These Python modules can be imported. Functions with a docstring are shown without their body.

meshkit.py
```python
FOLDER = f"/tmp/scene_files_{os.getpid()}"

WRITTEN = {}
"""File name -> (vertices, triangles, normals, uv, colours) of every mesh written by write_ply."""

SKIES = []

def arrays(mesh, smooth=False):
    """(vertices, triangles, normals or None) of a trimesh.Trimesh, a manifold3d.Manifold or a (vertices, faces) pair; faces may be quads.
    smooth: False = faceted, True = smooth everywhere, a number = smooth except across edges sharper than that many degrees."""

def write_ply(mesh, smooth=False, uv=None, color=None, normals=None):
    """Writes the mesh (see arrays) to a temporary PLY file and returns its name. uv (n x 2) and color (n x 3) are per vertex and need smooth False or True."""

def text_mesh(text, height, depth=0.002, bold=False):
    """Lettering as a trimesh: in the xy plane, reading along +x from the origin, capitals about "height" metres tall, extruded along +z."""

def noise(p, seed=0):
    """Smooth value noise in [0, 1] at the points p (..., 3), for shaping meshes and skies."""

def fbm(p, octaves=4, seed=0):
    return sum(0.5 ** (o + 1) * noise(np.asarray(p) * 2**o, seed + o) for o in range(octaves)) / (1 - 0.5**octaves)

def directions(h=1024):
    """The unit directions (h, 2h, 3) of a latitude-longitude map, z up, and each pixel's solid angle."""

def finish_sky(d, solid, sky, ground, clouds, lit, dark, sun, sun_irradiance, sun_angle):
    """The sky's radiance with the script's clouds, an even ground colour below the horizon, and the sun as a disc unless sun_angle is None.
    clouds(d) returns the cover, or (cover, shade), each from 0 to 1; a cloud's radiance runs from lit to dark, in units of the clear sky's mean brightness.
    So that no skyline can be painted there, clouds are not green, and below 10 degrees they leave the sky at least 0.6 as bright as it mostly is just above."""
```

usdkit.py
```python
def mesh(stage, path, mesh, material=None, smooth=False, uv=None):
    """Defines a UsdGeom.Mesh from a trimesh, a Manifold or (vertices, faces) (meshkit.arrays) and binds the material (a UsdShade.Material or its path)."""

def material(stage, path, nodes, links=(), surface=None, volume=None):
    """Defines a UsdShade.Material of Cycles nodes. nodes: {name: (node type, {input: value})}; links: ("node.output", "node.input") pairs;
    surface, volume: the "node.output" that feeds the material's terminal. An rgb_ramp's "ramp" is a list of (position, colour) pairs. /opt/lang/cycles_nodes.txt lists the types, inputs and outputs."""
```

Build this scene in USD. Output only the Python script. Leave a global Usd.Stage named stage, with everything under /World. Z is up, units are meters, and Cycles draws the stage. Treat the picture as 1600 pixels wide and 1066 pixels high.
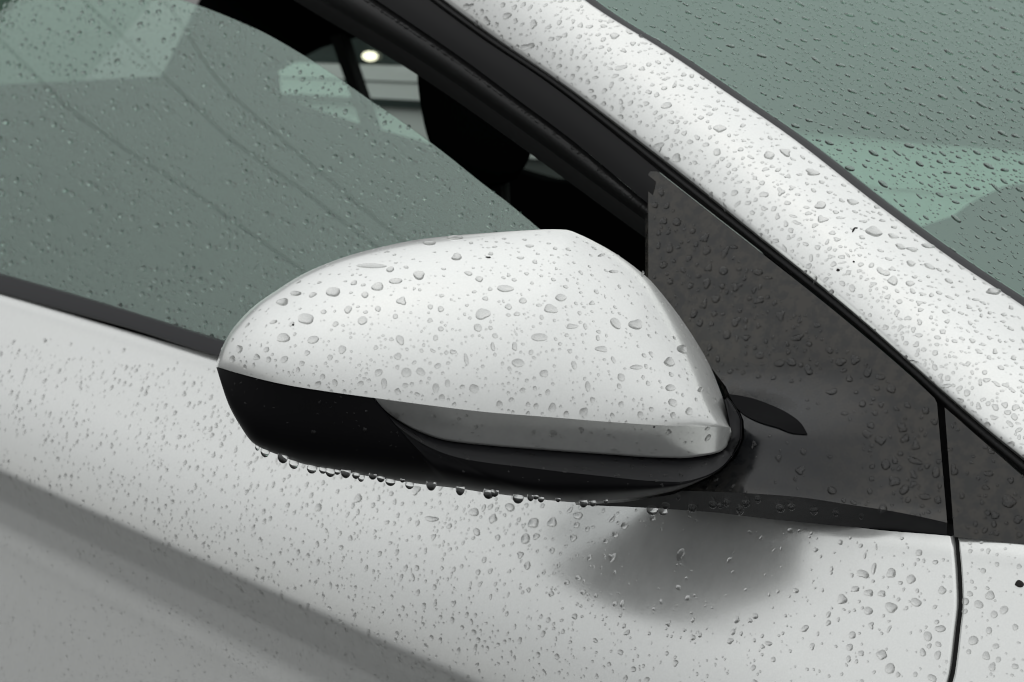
import math, numpy as np, trimesh, usdkit
from pxr import Usd, UsdGeom, UsdLux, UsdShade, Gf, Sdf, Vt
from scipy.interpolate import PchipInterpolator
from scipy.spatial import Delaunay
from shapely.geometry import Polygon, LineString
import shapely

stage = Usd.Stage.CreateInMemory()
UsdGeom.SetStageUpAxis(stage, 'Z'); UsdGeom.SetStageMetersPerUnit(stage, 1.0)
stage.DefinePrim('/World', 'Xform'); stage.DefinePrim('/World/Looks', 'Scope')
rng = np.random.default_rng(7)
A = np.array

# ------------------------------------------------------------------ camera
YAW, PITCH, FPX = math.radians(38), math.radians(14.5), 1931.0      # FPX: focal length in pixels of a 1600 wide picture
RT = A([math.cos(YAW), math.sin(YAW), 0.]); HD = A([-math.sin(YAW), math.cos(YAW), 0.])
DV = HD * math.cos(PITCH) - A([0, 0, math.sin(PITCH)]); UP = np.cross(RT, DV)

def ray(p):
    p = np.asarray(p, float)
    return DV + RT * ((p[..., 0:1] - 800) / FPX) + UP * ((533 - p[..., 1:2]) / FPX)

EYE = A([0, -.86, .95]) - ray((1487, 840)) * .72
cam = UsdGeom.Camera.Define(stage, '/World/camera')
cam.AddTransformOp().Set(Gf.Matrix4d(*[float(x) for r in ((*RT, 0), (*UP, 0), (*-DV, 0), (*EYE, 1)) for x in r]))
cam.CreateHorizontalApertureAttr(36.0); cam.CreateFocalLengthAttr(36.0 * FPX / 1600)
cam.CreateClippingRangeAttr((0.02, 1000.0))
cam.CreateFStopAttr(11.5); cam.CreateFocusDistanceAttr(0.76); cam.CreateExposureAttr(0.0)

# ------------------------------------------------------------------ overcast sky and its veiled sun
SUN_EL, SUN_AZ = math.radians(82), math.radians(190)     # direction towards the sun: azimuth from +y towards +x
sun_dir = A([math.sin(SUN_AZ) * math.cos(SUN_EL), math.cos(SUN_AZ) * math.cos(SUN_EL), math.sin(SUN_EL)])
sun = UsdLux.DistantLight.Define(stage, '/World/sun')
zl = sun_dir; xl = np.cross([0, 0, 1], zl); xl /= np.linalg.norm(xl); yl = np.cross(zl, xl)
sun.AddTransformOp().Set(Gf.Matrix4d(*[float(x) for r in ((*xl, 0), (*yl, 0), (*zl, 0), (0, 0, 5, 1)) for x in r]))
sun.CreateIntensityAttr(0.12); sun.CreateAngleAttr(178.0); sun.CreateColorAttr((1, .985, .96)); sun.CreateNormalizeAttr(True)
CLOUD = 6.3
skym = usdkit.material(stage, '/World/Looks/overcast_sky', {
    'tc': ('texture_coordinate', {}),
    'sep': ('separate_xyz', {}),
    'grad': ('map_range', {'from_min': 0.0, 'from_max': 1.0, 'to_min': .30, 'to_max': 1.42, 'clamp': True}),
    'n': ('noise_texture', {'scale': 2.6, 'detail': 4.0, 'roughness': .55}),
    'nr': ('map_range', {'from_min': .3, 'from_max': .7, 'to_min': .96, 'to_max': 1.04, 'clamp': True}),
    'mul': ('math', {'math_type': 'multiply'}),
    'mul2': ('math', {'math_type': 'multiply', 'value2': CLOUD}),
    'col': ('combine_color', {}),
    'rgb': ('mix_color', {'blend_type': 'multiply', 'fac': 1.0, 'b': (.985, 1.0, .995), 'use_clamp': False}),
    'sky': ('sky_texture', {'sky_type': 'single_scattering', 'sun_disc': False, 'sun_elevation': SUN_EL, 'sun_rotation': SUN_AZ, 'altitude': 50.0, 'aerosol_density': 2.0}),
    'mix': ('mix_color', {'fac': .93, 'use_clamp': False}),
    'bg': ('background_shader', {'strength': .1})},
    [('tc.generated', 'sep.vector'), ('sep.z', 'grad.value'), ('tc.generated', 'n.vector'), ('n.fac', 'nr.value'),
     ('grad.result', 'mul.value1'), ('nr.result', 'mul.value2'), ('mul.value', 'mul2.value1'),
     ('mul2.value', 'col.r'), ('mul2.value', 'col.g'), ('mul2.value', 'col.b'), ('col.color', 'rgb.a'),
     ('sky.color', 'mix.a'), ('rgb.result', 'mix.b'), ('mix.result', 'bg.color')], surface='bg.background')
dome = UsdLux.DomeLight.Define(stage, '/World/sky')
dome.GetPrim().SetCustomDataByKey('kind', 'structure')
UsdShade.MaterialBindingAPI.Apply(dome.GetPrim()).Bind(skym)

# ------------------------------------------------------------------ helpers
taken = {}
def numbered(path):
    n = taken.get(path, 0); taken[path] = n + 1
    return path if n == 0 else f'{path}_{n:03d}'

def meta(prim, label=None, category=None, group=None, kind=None):
    for k, v in (('label', label), ('category', category), ('group', group), ('kind', kind)):
        if v: prim.SetCustomDataByKey(k, v)

def xf(name, parent='/World', **m):
    p = numbered(f'{parent}/{name}'); x = UsdGeom.Xform.Define(stage, p); meta(x.GetPrim(), **m); return p

def put(name, mesh, mat, parent='/World', smooth=40, **m):
    p = numbered(f'{parent}/{name}'); g = usdkit.mesh(stage, p, mesh, mat, smooth=smooth); meta(g.GetPrim(), **m); return p

def join(*ms):
    vs, fs, n = [], [], 0
    for v, f in ms:
        vs.append(np.asarray(v, float)); fs.append(np.asarray(f, int) + n); n += len(v)
    return np.vstack(vs), np.vstack(fs)

def unit(v): v = np.asarray(v, float); return v / np.maximum(np.linalg.norm(v, axis=-1, keepdims=True), 1e-12)

def curve(pts, n, dim=2):
    """n points evenly spaced along a smooth curve through pts."""
    pts = np.asarray(pts, float); s = np.r_[0, np.cumsum(np.linalg.norm(np.diff(pts, axis=0), axis=1))]
    f = PchipInterpolator(s, pts); return f(np.linspace(0, s[-1], n))

def grid_faces(nr, nc, closed=False):
    i, j = np.meshgrid(np.arange(nr - 1), np.arange(nc if closed else nc - 1), indexing='ij')
    a = (i * nc + j).ravel(); b = (i * nc + (j + 1) % nc).ravel(); c = b + nc; d = a + nc
    return np.vstack([np.c_[a, b, c], np.c_[a, c, d]])

def grid(P, toward=None):
    """P (rows, cols, 3) as a mesh facing the eye."""
    nr, nc = P.shape[:2]; v = P.reshape(-1, 3); f = grid_faces(nr, nc)
    nrm = np.cross(v[f[:, 1]] - v[f[:, 0]], v[f[:, 2]] - v[f[:, 0]]).sum(0)
    t = (EYE if toward is None else toward) - v.mean(0)
    return (v, f if nrm @ t > 0 else f[:, ::-1])

def on_plane(p, o, n):
    d = ray(p); t = ((np.asarray(o) - EYE) @ n) / (d @ n); return EYE + d * t[..., None]

def fill(poly, step=12):
    """Points and triangles of a polygon in the plane, with inner points."""
    pg = Polygon(poly).buffer(0); ring = pg.exterior.segmentize(step); b = np.asarray(ring.coords)[:-1]
    x0, y0, x1, y1 = pg.bounds
    gx, gy = np.meshgrid(np.arange(x0, x1, step), np.arange(y0, y1, step * .87))
    gx = gx + (np.arange(gx.shape[0]) % 2)[:, None] * step / 2
    q = np.c_[gx.ravel(), gy.ravel()]; q = q[shapely.contains_xy(pg.buffer(-step * .45), q[:, 0], q[:, 1])]
    p = np.vstack([b, q]); t = Delaunay(p).simplices; c = p[t].mean(1)
    t = t[shapely.contains_xy(pg.buffer(1e-6), c[:, 0], c[:, 1])]
    return p, t, len(b)

def sheet(poly, solve, thick=0.0, back=None, step=12):
    """A sheet cut out along poly, lying on the surface solve(points), thick metres deep behind it."""
    p, t, nb = fill(poly, step); v = solve(p)
    n = np.cross(v[t[:, 1]] - v[t[:, 0]], v[t[:, 2]] - v[t[:, 0]])
    flip = ((EYE - v[t].mean(1)) * n).sum(1) < 0; t = np.where(flip[:, None], t[:, ::-1], t)
    if not thick: return v, t
    nm = unit(np.cross(v[t[:, 1]] - v[t[:, 0]], v[t[:, 2]] - v[t[:, 0]]).sum(0)) if back is None else -unit(back)
    w = v - nm * thick; N = len(v); i = np.arange(nb); j = (i + 1) % nb
    skirt = np.vstack([np.c_[i, j, j + N], np.c_[i, j + N, i + N]])
    sv = np.vstack([v[:nb], w[:nb]]); sk = np.vstack([np.c_[i, j, j + nb], np.c_[i, j + nb, i + nb]])
    out = np.cross(sv[sk[:, 1]] - sv[sk[:, 0]], sv[sk[:, 2]] - sv[sk[:, 0]]); mid = sv[sk].mean(1) - sv.mean(0)
    if (out * mid).sum() < 0: sk = sk[:, ::-1]
    return join((v, t), (w, t[:, ::-1]), (sv, sk))

def tube(path, r, n=10, flat=None):
    path = np.asarray(path, float); r = np.broadcast_to(np.asarray(r, float), len(path))
    T = unit(np.gradient(path, axis=0)); up = A([0, 0, 1.]) if abs(T[0][2]) < .9 else A([1., 0, 0])
    s = unit(np.cross(T, up)); u = np.cross(s, T); a = np.arange(n) / n * 2 * math.pi
    ring = np.cos(a)[None, :, None] * s[:, None] + np.sin(a)[None, :, None] * u[:, None]
    v = (path[:, None] + ring * r[:, None, None]).reshape(-1, 3); f = grid_faces(len(path), n, True)
    k = len(v); v = np.vstack([v, path[0], path[-1]]); i = np.arange(n); j = (i + 1) % n
    f = np.vstack([f, np.c_[i, np.full(n, k), j][:, [0, 2, 1]][:, ::-1], np.c_[i, j, np.full(n, k + 1)] + A([k - n, k - n, 0])])
    c = np.cross(v[f[:, 1]] - v[f[:, 0]], v[f[:, 2]] - v[f[:, 0]])
    return (v, f[:, ::-1]) if (c[:n] * ring[0]).sum() < 0 else (v, f)

def box(lo, hi):
    b = trimesh.creation.box(np.asarray(hi, float) - np.asarray(lo, float)); b.apply_translation((A(lo, float) + A(hi, float)) / 2)
    return np.array(b.vertices), np.array(b.faces)

def blob(c, size, p=3.0, rot=None, n=28):
    """A soft cushion: superellipsoid."""
    m = trimesh.creation.icosphere(4); d = np.array(m.vertices)
    v = d / (np.abs(d) ** p).sum(1, keepdims=True) ** (1 / p) * A(size) / 2
    if rot is not None: v = v @ np.asarray(rot).T
    return v + A(c), np.array(m.faces)

# ------------------------------------------------------------------ materials
def mat(name, nodes, links=(), surface='p.BSDF'):
    return usdkit.material(stage, f'/World/Looks/{name}', nodes, links, surface=surface)

def plain(name, col, rough=.5, bumpscale=None, bump=.0, **kw):
    nodes = {'p': ('principled_bsdf', {'base_color': col, 'roughness': rough, **kw})}; links = []
    if bumpscale:
        nodes |= {'g': ('geometry', {}), 'n': ('noise_texture', {'scale': bumpscale, 'detail': 3.0}), 'b': ('bump', {'strength': bump, 'distance': .001})}
        links += [('g.position', 'n.vector'), ('n.fac', 'b.height'), ('b.normal', 'p.normal')]
    return mat(name, nodes, links)

PAINT = mat('silver_paint', {
    'g': ('geometry', {}), 'n': ('noise_texture', {'scale': 900.0, 'detail': 1.0}), 'mp': ('mapping', {'scale': (70.0, 70.0, 5.0)}), 'n2': ('noise_texture', {'scale': 1.0, 'detail': 4.0}),
    'r': ('map_range', {'from_min': .3, 'from_max': .7, 'to_min': .22, 'to_max': .25, 'clamp': True}),
    'c': ('rgb_ramp', {'ramp': [(.3, (.79, .80, .78)), (.7, (.82, .83, .81))]}),
    'p': ('principled_bsdf', {'metallic': .72, 'coat_weight': .6, 'coat_roughness': .015, 'coat_ior': 1.5})},
    [('g.position', 'n.vector'), ('g.position', 'mp.vector'), ('mp.vector', 'n2.vector'), ('n2.fac', 'r.value'), ('r.result', 'p.roughness'), ('n.fac', 'c.fac'), ('c.color', 'p.base_color')])
BLACK = plain('gloss_black_plastic', (.004, .004, .0045), .42, 1500., .05, specular_ior_level=.06)
LIPM = plain('satin_black_lip', (.008, .008, .009), .34, 1800., .1, specular_ior_level=.42)
SATIN = plain('satin_black_trim', (.012, .012, .0125), .45, 2500., .08, specular_ior_level=.13)
RUBBER = plain('black_rubber', (.008, .008, .008), .42, 900., .3, specular_ior_level=.3)
MOULD = plain('charcoal_moulding', (.026, .026, .028), .5, 2500., .1, specular_ior_level=.3)
DARK = plain('dark_gap', (.004, .004, .004), .9)
CLOTH = plain('black_seat_cloth', (.003, .003, .003), .9, specular_ior_level=0.0)
LINING = plain('dark_headlining', (.007, .0075, .0075), .95, specular_ior_level=0.0)
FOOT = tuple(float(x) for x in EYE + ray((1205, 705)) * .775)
SAIL = mat('wet_black_plastic', {
    'g': ('geometry', {}), 'n': ('noise_texture', {'scale': 150.0, 'detail': 2.0, 'roughness': .45}), 'n2': ('noise_texture', {'scale': 24.0, 'detail': 2.0}),
    'add': ('math', {'math_type': 'multiply_add', 'value2': .35}),
    'r': ('map_range', {'from_min': .55, 'from_max': .75, 'to_min': .15, 'to_max': .28, 'clamp': True}),
    'c': ('rgb_ramp', {'ramp': [(.38, (.018, .018, .017)), (.62, (.036, .033, .028))]}),
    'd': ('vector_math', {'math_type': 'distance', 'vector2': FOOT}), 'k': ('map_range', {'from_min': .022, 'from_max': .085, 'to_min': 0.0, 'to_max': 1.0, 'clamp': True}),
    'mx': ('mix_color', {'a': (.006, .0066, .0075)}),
    'b': ('bump', {'strength': .03, 'distance': .0004}),
    'p': ('principled_bsdf', {'ior': 1.55})},
    [('g.position', 'n.vector'), ('g.position', 'n2.vector'), ('n2.fac', 'add.value1'), ('n.fac', 'add.value3'), ('add.value', 'r.value'),
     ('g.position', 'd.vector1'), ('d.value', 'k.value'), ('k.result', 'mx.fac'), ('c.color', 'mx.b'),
     ('r.result', 'p.roughness'), ('n.fac', 'c.fac'), ('mx.result', 'p.base_color'), ('n.fac', 'b.height'), ('b.normal', 'p.normal')])

def pane(name, tint, r0, refl=(1, 1, 1)):
    """Clear pane: see-through in its tint, mirror-like by Schlick's law (the same from both sides)."""
    return mat(name, {'w': ('layer_weight', {'blend': .5}), 'p5': ('math', {'math_type': 'power', 'value2': 5.0}), 'm5': ('math', {'math_type': 'multiply_add', 'value2': 1 - r0, 'value3': r0}),
                      't': ('transparent_bsdf', {'color': tint}), 'g': ('glossy_bsdf', {'color': refl, 'roughness': .0}), 'm': ('mix_closure', {})},
               [('w.facing', 'p5.value1'), ('p5.value', 'm5.value1'), ('m5.value', 'm.fac'), ('t.BSDF', 'm.closure1'), ('g.BSDF', 'm.closure2')], surface='m.closure')
GLASS = pane('tinted_side_glass', (.80, .93, .87), .19, (.90, 1, .95))
REARGLASS = pane('tinted_rear_glass', (.62, .74, .67), .03)
FARGLASS = pane('tinted_far_glass', (.90, .95, .92), .03)
SCREEN = pane('windscreen_glass', (.64, 1.0, .82), .27, (.78, 1, .90))
MIRROR = plain('mirror_glass', (.8, .82, .83), .02, metallic=1.0)
ASPHALT = mat('wet_asphalt', {'g': ('geometry', {}), 'n': ('noise_texture', {'scale': 120.0, 'detail': 6.0}), 'c': ('rgb_ramp', {'ramp': [(.3, (.03, .03, .03)), (.7, (.055, .055, .053))]}),
    'b': ('bump', {'strength': .5, 'distance': .004}), 'p': ('principled_bsdf', {'roughness': .45})},
    [('g.position', 'n.vector'), ('n.fac', 'c.fac'), ('c.color', 'p.base_color'), ('n.fac', 'b.height'), ('b.normal', 'p.normal')])

# ------------------------------------------------------------------ ground
v = A([[-150, -150, 0], [150, -150, 0], [150, 150, 0], [-150, 150, 0.]]); put('ground', (v, A([[0, 1, 2], [0, 2, 3]])), ASPHALT, smooth=False, kind='structure')

# ------------------------------------------------------------------ the car's right side: the surface of its door
CAR = xf('silver_car', label='silver car wet with rain, seen at its door mirror with the side window half lowered', category='car')
SIDE = A([0, -1., 0]); O = A([0, -.86, .95])
belt_px = [(0, 459), (345, 559), (1300, 816), (1487, 838), (1600, 849)]
b3 = on_plane(A(belt_px, float), O, SIDE)
bx = np.r_[-3.2, b3[:, 0], 1.2]; bz_ = np.r_[b3[0, 2] + .03, b3[:, 2], b3[-1, 2] - .01]
bfit = PchipInterpolator(np.r_[-2.2, b3[:, 0], .8], np.r_[b3[0, 2] + .02, b3[:, 2], b3[-1, 2] + .01])
def belt(x): return bfit(np.clip(x, -2.2, .8))
c3 = on_plane(A([(0, 753), (200, 834), (350, 905), (520, 985), (700, 1070)], float), A([0, -.96, 0]), SIDE)
cfit = np.polyfit(c3[:, 0], c3[:, 2], 1)
def crease(x): return belt(x) - np.polyval(cfit, x)          # depth of the crease below the belt line
_w = np.linspace(-.02, 1.0, 2041)
_k = PchipInterpolator([-.02, 0, .005, .012, .03, .06, .09, .12, .16], [-.014, 0, .005, .0095, .0215, .0415, .0605, .0750, .089])
_k2 = PchipInterpolator([.16, .175, .19, .205, .225, .25, .30, .5, 1.0], [.089, .0842, .0797, .0770, .0772, .0828, .0975, .162, .30])
_o = np.where(_w < .16, _k(np.clip(_w, -.02, .16)), _k2(np.clip(_w, .16, 1.0)))
_g = np.exp(-.5 * (np.arange(-12, 13) / 4.0) ** 2); _s = np.convolve(np.pad(_o, 12, mode='edge'), _g / _g.sum(), 'valid')
_o = np.where((_w > .12) & (_w < .20), _s, _o)
def bulge(x, z):
    w = belt(x) - z; cr = crease(x); ww = np.where(w < cr, w * .16 / cr, .16 + w - cr)
    return np.interp(ww, _w, _o)
def door_at(p):
    d = ray(p); y = np.full(len(d), -.88)
    for _ in range(40):
        t = (y - EYE[1]) / d[:, 1]; q = EYE + d * t[:, None]; y = .5 * y + .5 * (-.86 - bulge(q[:, 0], q[:, 2]))
    return EYE + d * ((y - EYE[1]) / d[:, 1])[:, None]

gap_c = door_at(curve([(1490, 838), (1493, 870), (1495, 905), (1496, 950), (1491, 1000), (1483, 1066)], 30))
gx = PchipInterpolator(np.r_[0.2, gap_c[::-1, 2], 1.05], np.r_[gap_c[-1, 0] - .03, gap_c[::-1, 0], gap_c[0, 0] - .002])
def panel(x_of, na):
    """Door or fender skin: x_of(u, z) for u in 0..1 along the car; w runs down from the belt."""
    ws = np.unique(np.r_[np.linspace(0, .05, 26), np.linspace(.05, .13, 20), np.linspace(.13, .24, 70), np.linspace(.24, .62, 40)])
    u = np.linspace(0, 1, na); P = np.zeros((len(ws), na, 3))
    for i, w in enumerate(ws):
        x = np.zeros(na) + x_of(u, .95 - w)
        z = belt(x) - w; P[i] = np.c_[x, -.86 - bulge(x, z), z]
    return P
GAP = .0032
def door_x(u, z): e = gx(z) - GAP; return -1.32 + (e + 1.32) * u
def fend_x(u, z): e = gx(z) + GAP; return e + (.75 - e) * u
def rolled(P, side):
    """Adds the folded-in edge at the shut line (column 0 or -1)."""
    e = P[:, -1 if side > 0 else 0]; cols = []
    for a in np.linspace(12, 90, 7): 
        a = math.radians(a); cols.append(e + A([side * .0018 * math.sin(a), .0018 * (1 - math.cos(a)), 0]))
    cols.append(cols[-1] + A([0, .012, 0])); cols = np.stack(cols, 1)
    return np.concatenate([P, cols], 1) if side > 0 else np.concatenate([cols[:, ::-1], P], 1)
DOOR = put('front_door', grid(rolled(panel(door_x, 240), 1)), PAINT, CAR, smooth=50)
put('front_fender', grid(rolled(panel(fend_x, 90), -1)), PAINT, CAR, smooth=50)
gz = np.linspace(.955, .45, 80); gxx = gx(gz); go = -.86 - bulge(gxx, gz) + .0045
put('shut_line_shadow_strip', grid(np.stack([np.c_[gxx - .007, go, gz], np.c_[gxx, go - .0008, gz], np.c_[gxx + .007, go, gz]])), DARK, CAR)  # black strip standing in for the shadow inside the shut line
put('shut_line_backing', box([-.03, -.845, .3], [.05, -.835, .955]), DARK, CAR, smooth=False)

# ------------------------------------------------------------------ glasshouse side plane (leans inward)
TB = math.radians(25); GN = A([0, -math.cos(TB), math.sin(TB)])
def side(p, off=0.0): return on_plane(np.asarray(p, float), O + GN * off, GN)
E1 = [(640, -45), (695, 0), (770, 55), (880, 130), (1000, 220), (1080, 282), (1170, 355), (1325, 480), (1470, 607), (1550, 675), (1600, 715), (1700, 800)]
E2 = [(612, -45), (670, 0), (752, 60), (855, 129), (980, 227), (1025, 264), (1170, 378), (1305, 485), (1437, 598), (1468, 628), (1600, 742), (1700, 828)]
E3 = [(520, -45), (588, 0), (730, 97), (805, 153), (895, 220), (1005, 312), (1040, 341)]
E4 = [(430, -45), (500, 0), (580, 47), (677, 107), (847, 226), (930, 287), (1012, 347), (1040, 367)]
def strip(a, b, offa, offb, n=80, bow=0.0, nt=9, nm=GN):
    pa, pb = side(curve(a, n), offa), side(curve(b, n), offb); t = np.linspace(0, 1, nt)[:, None, None]
    return pa * (1 - t) + pb * t + nm * (bow * np.sin(math.pi * t))
E2S = E2[:6] + [(1031, 269)]; E3S = E3[:5] + [(1005, 312), (1018, 323)]
sash = strip(E2S, E3S, .002, .002, bow=.0025)
SF = xf('window_frame', CAR)
put('sash', grid(np.concatenate([sash[:1] - GN * .012, sash, sash[-1:] - GN * .008])), SATIN, SF)
put('frame_seal', grid(strip(E1, E2, -.004, -.006, bow=.0)), RUBBER, SF)
m1 = side((curve(E1, 90) * .45 + curve(E2, 90) * .55), -.0015)
put('seal_bead', tube(m1, .0021), RUBBER, SF)
run = strip(E3, E4, -.004, -.016, bow=.010, nt=14)
put('glass_run_channel', grid(run), RUBBER, SF)
rid = side(curve(E3, 220) + A([-6, 7]), -.001); rid = rid + GN * (.0006 * rng.normal(size=(220, 1)))
put('channel_ridge', tube(rid, .0016 + .0004 * rng.random(220), 7), RUBBER, SF)
E5 = [(x - 16, y + 16) for x, y in E4]
put('inner_lip', grid(strip(E4, E5, -.016, -.05, bow=.004)), DARK, SF)

# A-pillar: a rounded band from the side glass to the windscreen
E0 = [(840, -62), (913, 0), (1049, 86), (1140, 148), (1233, 212), (1377, 324), (1500, 413), (1600, 479), (1720, 565)]
NP = unit([.30, -.66, .69])
e1 = side(curve(E1, 120), .004); mid = e1.mean(0)
e0 = on_plane(curve(E0, 120), mid, NP)
tt = np.linspace(0, 1, 26)[:, None, None]
pil = e1 * (1 - tt) + e0 * tt + NP * (.0105 * np.sin(math.pi * tt ** .85))
roll = [e1 + (-GN * .5 - NP * .5) * .007, e1 + (-GN * .35 - NP * .45) * .003]
fold = [e0 - NP * .003 + unit(e0 - e1) * .001, e0 - NP * .012]
put('a_pillar', grid(np.concatenate([np.stack(roll), pil, np.stack(fold)])), PAINT, CAR, smooth=60)

# windscreen: starts at the pillar's inner edge and runs inboard
WD = unit([.16, 1.0, .03]); along = unit(e0[-1] - e0[0]); WN = unit(np.cross(along, WD)); WN = WN if WN[2] > 0 else -WN
trim = [e0 - NP * .006, e0 - NP * .004 + WD * .012, e0 - NP * .0065 + WD * .022, e0 - NP * .010 + WD * .024]
put('windscreen_trim', grid(np.stack(trim)), MOULD, CAR)
s = np.linspace(.006, 1.25, 40)[:, None, None]
ws0 = (e0 - NP * .0085)[None] + WD * s + WN * (.05 * np.sin(math.pi * np.clip(s / 1.3, 0, 1))) 
put('windscreen', grid(ws0), SCREEN, CAR, smooth=True)

# side window, half lowered
top_px = [(200, -28), (285, 0), (320, 12), (365, 30), (410, 50), (460, 78), (500, 103), (540, 130), (580, 158), (620, 185), (690, 236), (740, 276), (790, 315), (830, 348), (900, 405), (1000, 490)]
gpoly = list(map(tuple, curve(top_px, 90))) + [(1005, 620), (600, 640), (345, 548), (-60, 440), (-60, -40)]
put('side_window', sheet(gpoly, lambda p: side(p, -.012), .0035, step=40), GLASS, CAR, smooth=30)
# belt moulding under the glass
B1 = [(-80, 405), (0, 427), (90, 452), (200, 485), (350, 532), (900, 672), (1100, 722)]
B2 = [(-80, 438), (0, 459), (90, 483), (200, 513), (345, 559), (900, 696), (1100, 745)]
a1, a2 = side(curve(B1, 80), .004), side(curve(B2, 80), .006)
put('belt_moulding', grid(np.stack([a1 - GN * .02, a1 - GN * .001, a1 * .9 + a2 * .1 + GN * .0015, a1 * .5 + a2 * .5 + GN * .002, a1 * .1 + a2 * .9 + GN * .0015, a2 - GN * .001, a2 - GN * .012])), MOULD, CAR)

exec_after = []
# ------------------------------------------------------------------ door mirror
MR = xf('door_mirror', CAR, label='silver capped door mirror with black lower housing and hanging raindrops')
def at(p, depth): return EYE + ray(p) * np.asarray(depth)[..., None]
TOP = [(338, 571), (345, 548), (358, 522), (375, 500), (400, 476), (430, 455), (470, 430), (520, 408), (560, 395), (600, 385), (650, 375), (700, 369), (760, 364), (820, 360), (860, 358), (885, 359), (905, 366),
       (930, 378), (960, 395), (990, 416), (1015, 437), (1040, 466), (1065, 499), (1090, 537), (1110, 573), (1125, 610), (1136, 642), (1141, 668)]
CRE = [(338, 573), (382, 586), (445, 601), (520, 613), (586, 622), (660, 632), (760, 644), (860, 652), (960, 660), (1040, 665), (1100, 667), (1141, 668)]
FAC = [(586, 622), (600, 640), (622, 657), (660, 677), (700, 689), (760, 696), (860, 704), (960, 711), (1020, 715), (1065, 716), (1100, 712), (1125, 706), (1137, 695), (1143, 680), (1141, 668)]
NS = 150
def base_depth(x): return .722 + (np.asarray(x) - 338) / 803 * .048
def K(s):
    a_ = np.abs(2 * s - 1); return .066 * np.where(s < .5, np.clip(1 - a_ ** 2.3, 0, 1) ** .55, .58 + .42 * np.clip(1 - a_ ** 7, 0, 1) ** .7)
def crease_depth(p, s): return base_depth(p[..., 0]) - K(s)
ss = np.linspace(0, 1, NS); ss = .5 - .5 * np.cos(math.pi * ss); ss = .5 * ss + .5 * np.linspace(0, 1, NS)
def along_curve(pts, s):
    pts = np.asarray(pts, float); L = np.r_[0, np.cumsum(np.linalg.norm(np.diff(pts, axis=0), axis=1))]; L /= L[-1]
    return PchipInterpolator(L, pts)(s)
top, cre = along_curve(TOP, ss), along_curve(CRE, ss)
t = np.linspace(0, 1, 60)[:, None] ** 1.6
cap_px = top[None] * (1 - t[..., None]) + cre[None] * t[..., None]
e = (np.sqrt(1 - (1 - t) ** 2 + .035) - .035 ** .5) / (1.035 ** .5 - .035 ** .5)
dcre = crease_depth(cre, ss)
dtop = base_depth(top[:, 0]) 
cap_d = dtop[None] * (1 - t) + base_depth(cre[:, 0])[None] * t - K(ss)[None] * e
cap = at(cap_px, cap_d)
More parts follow.
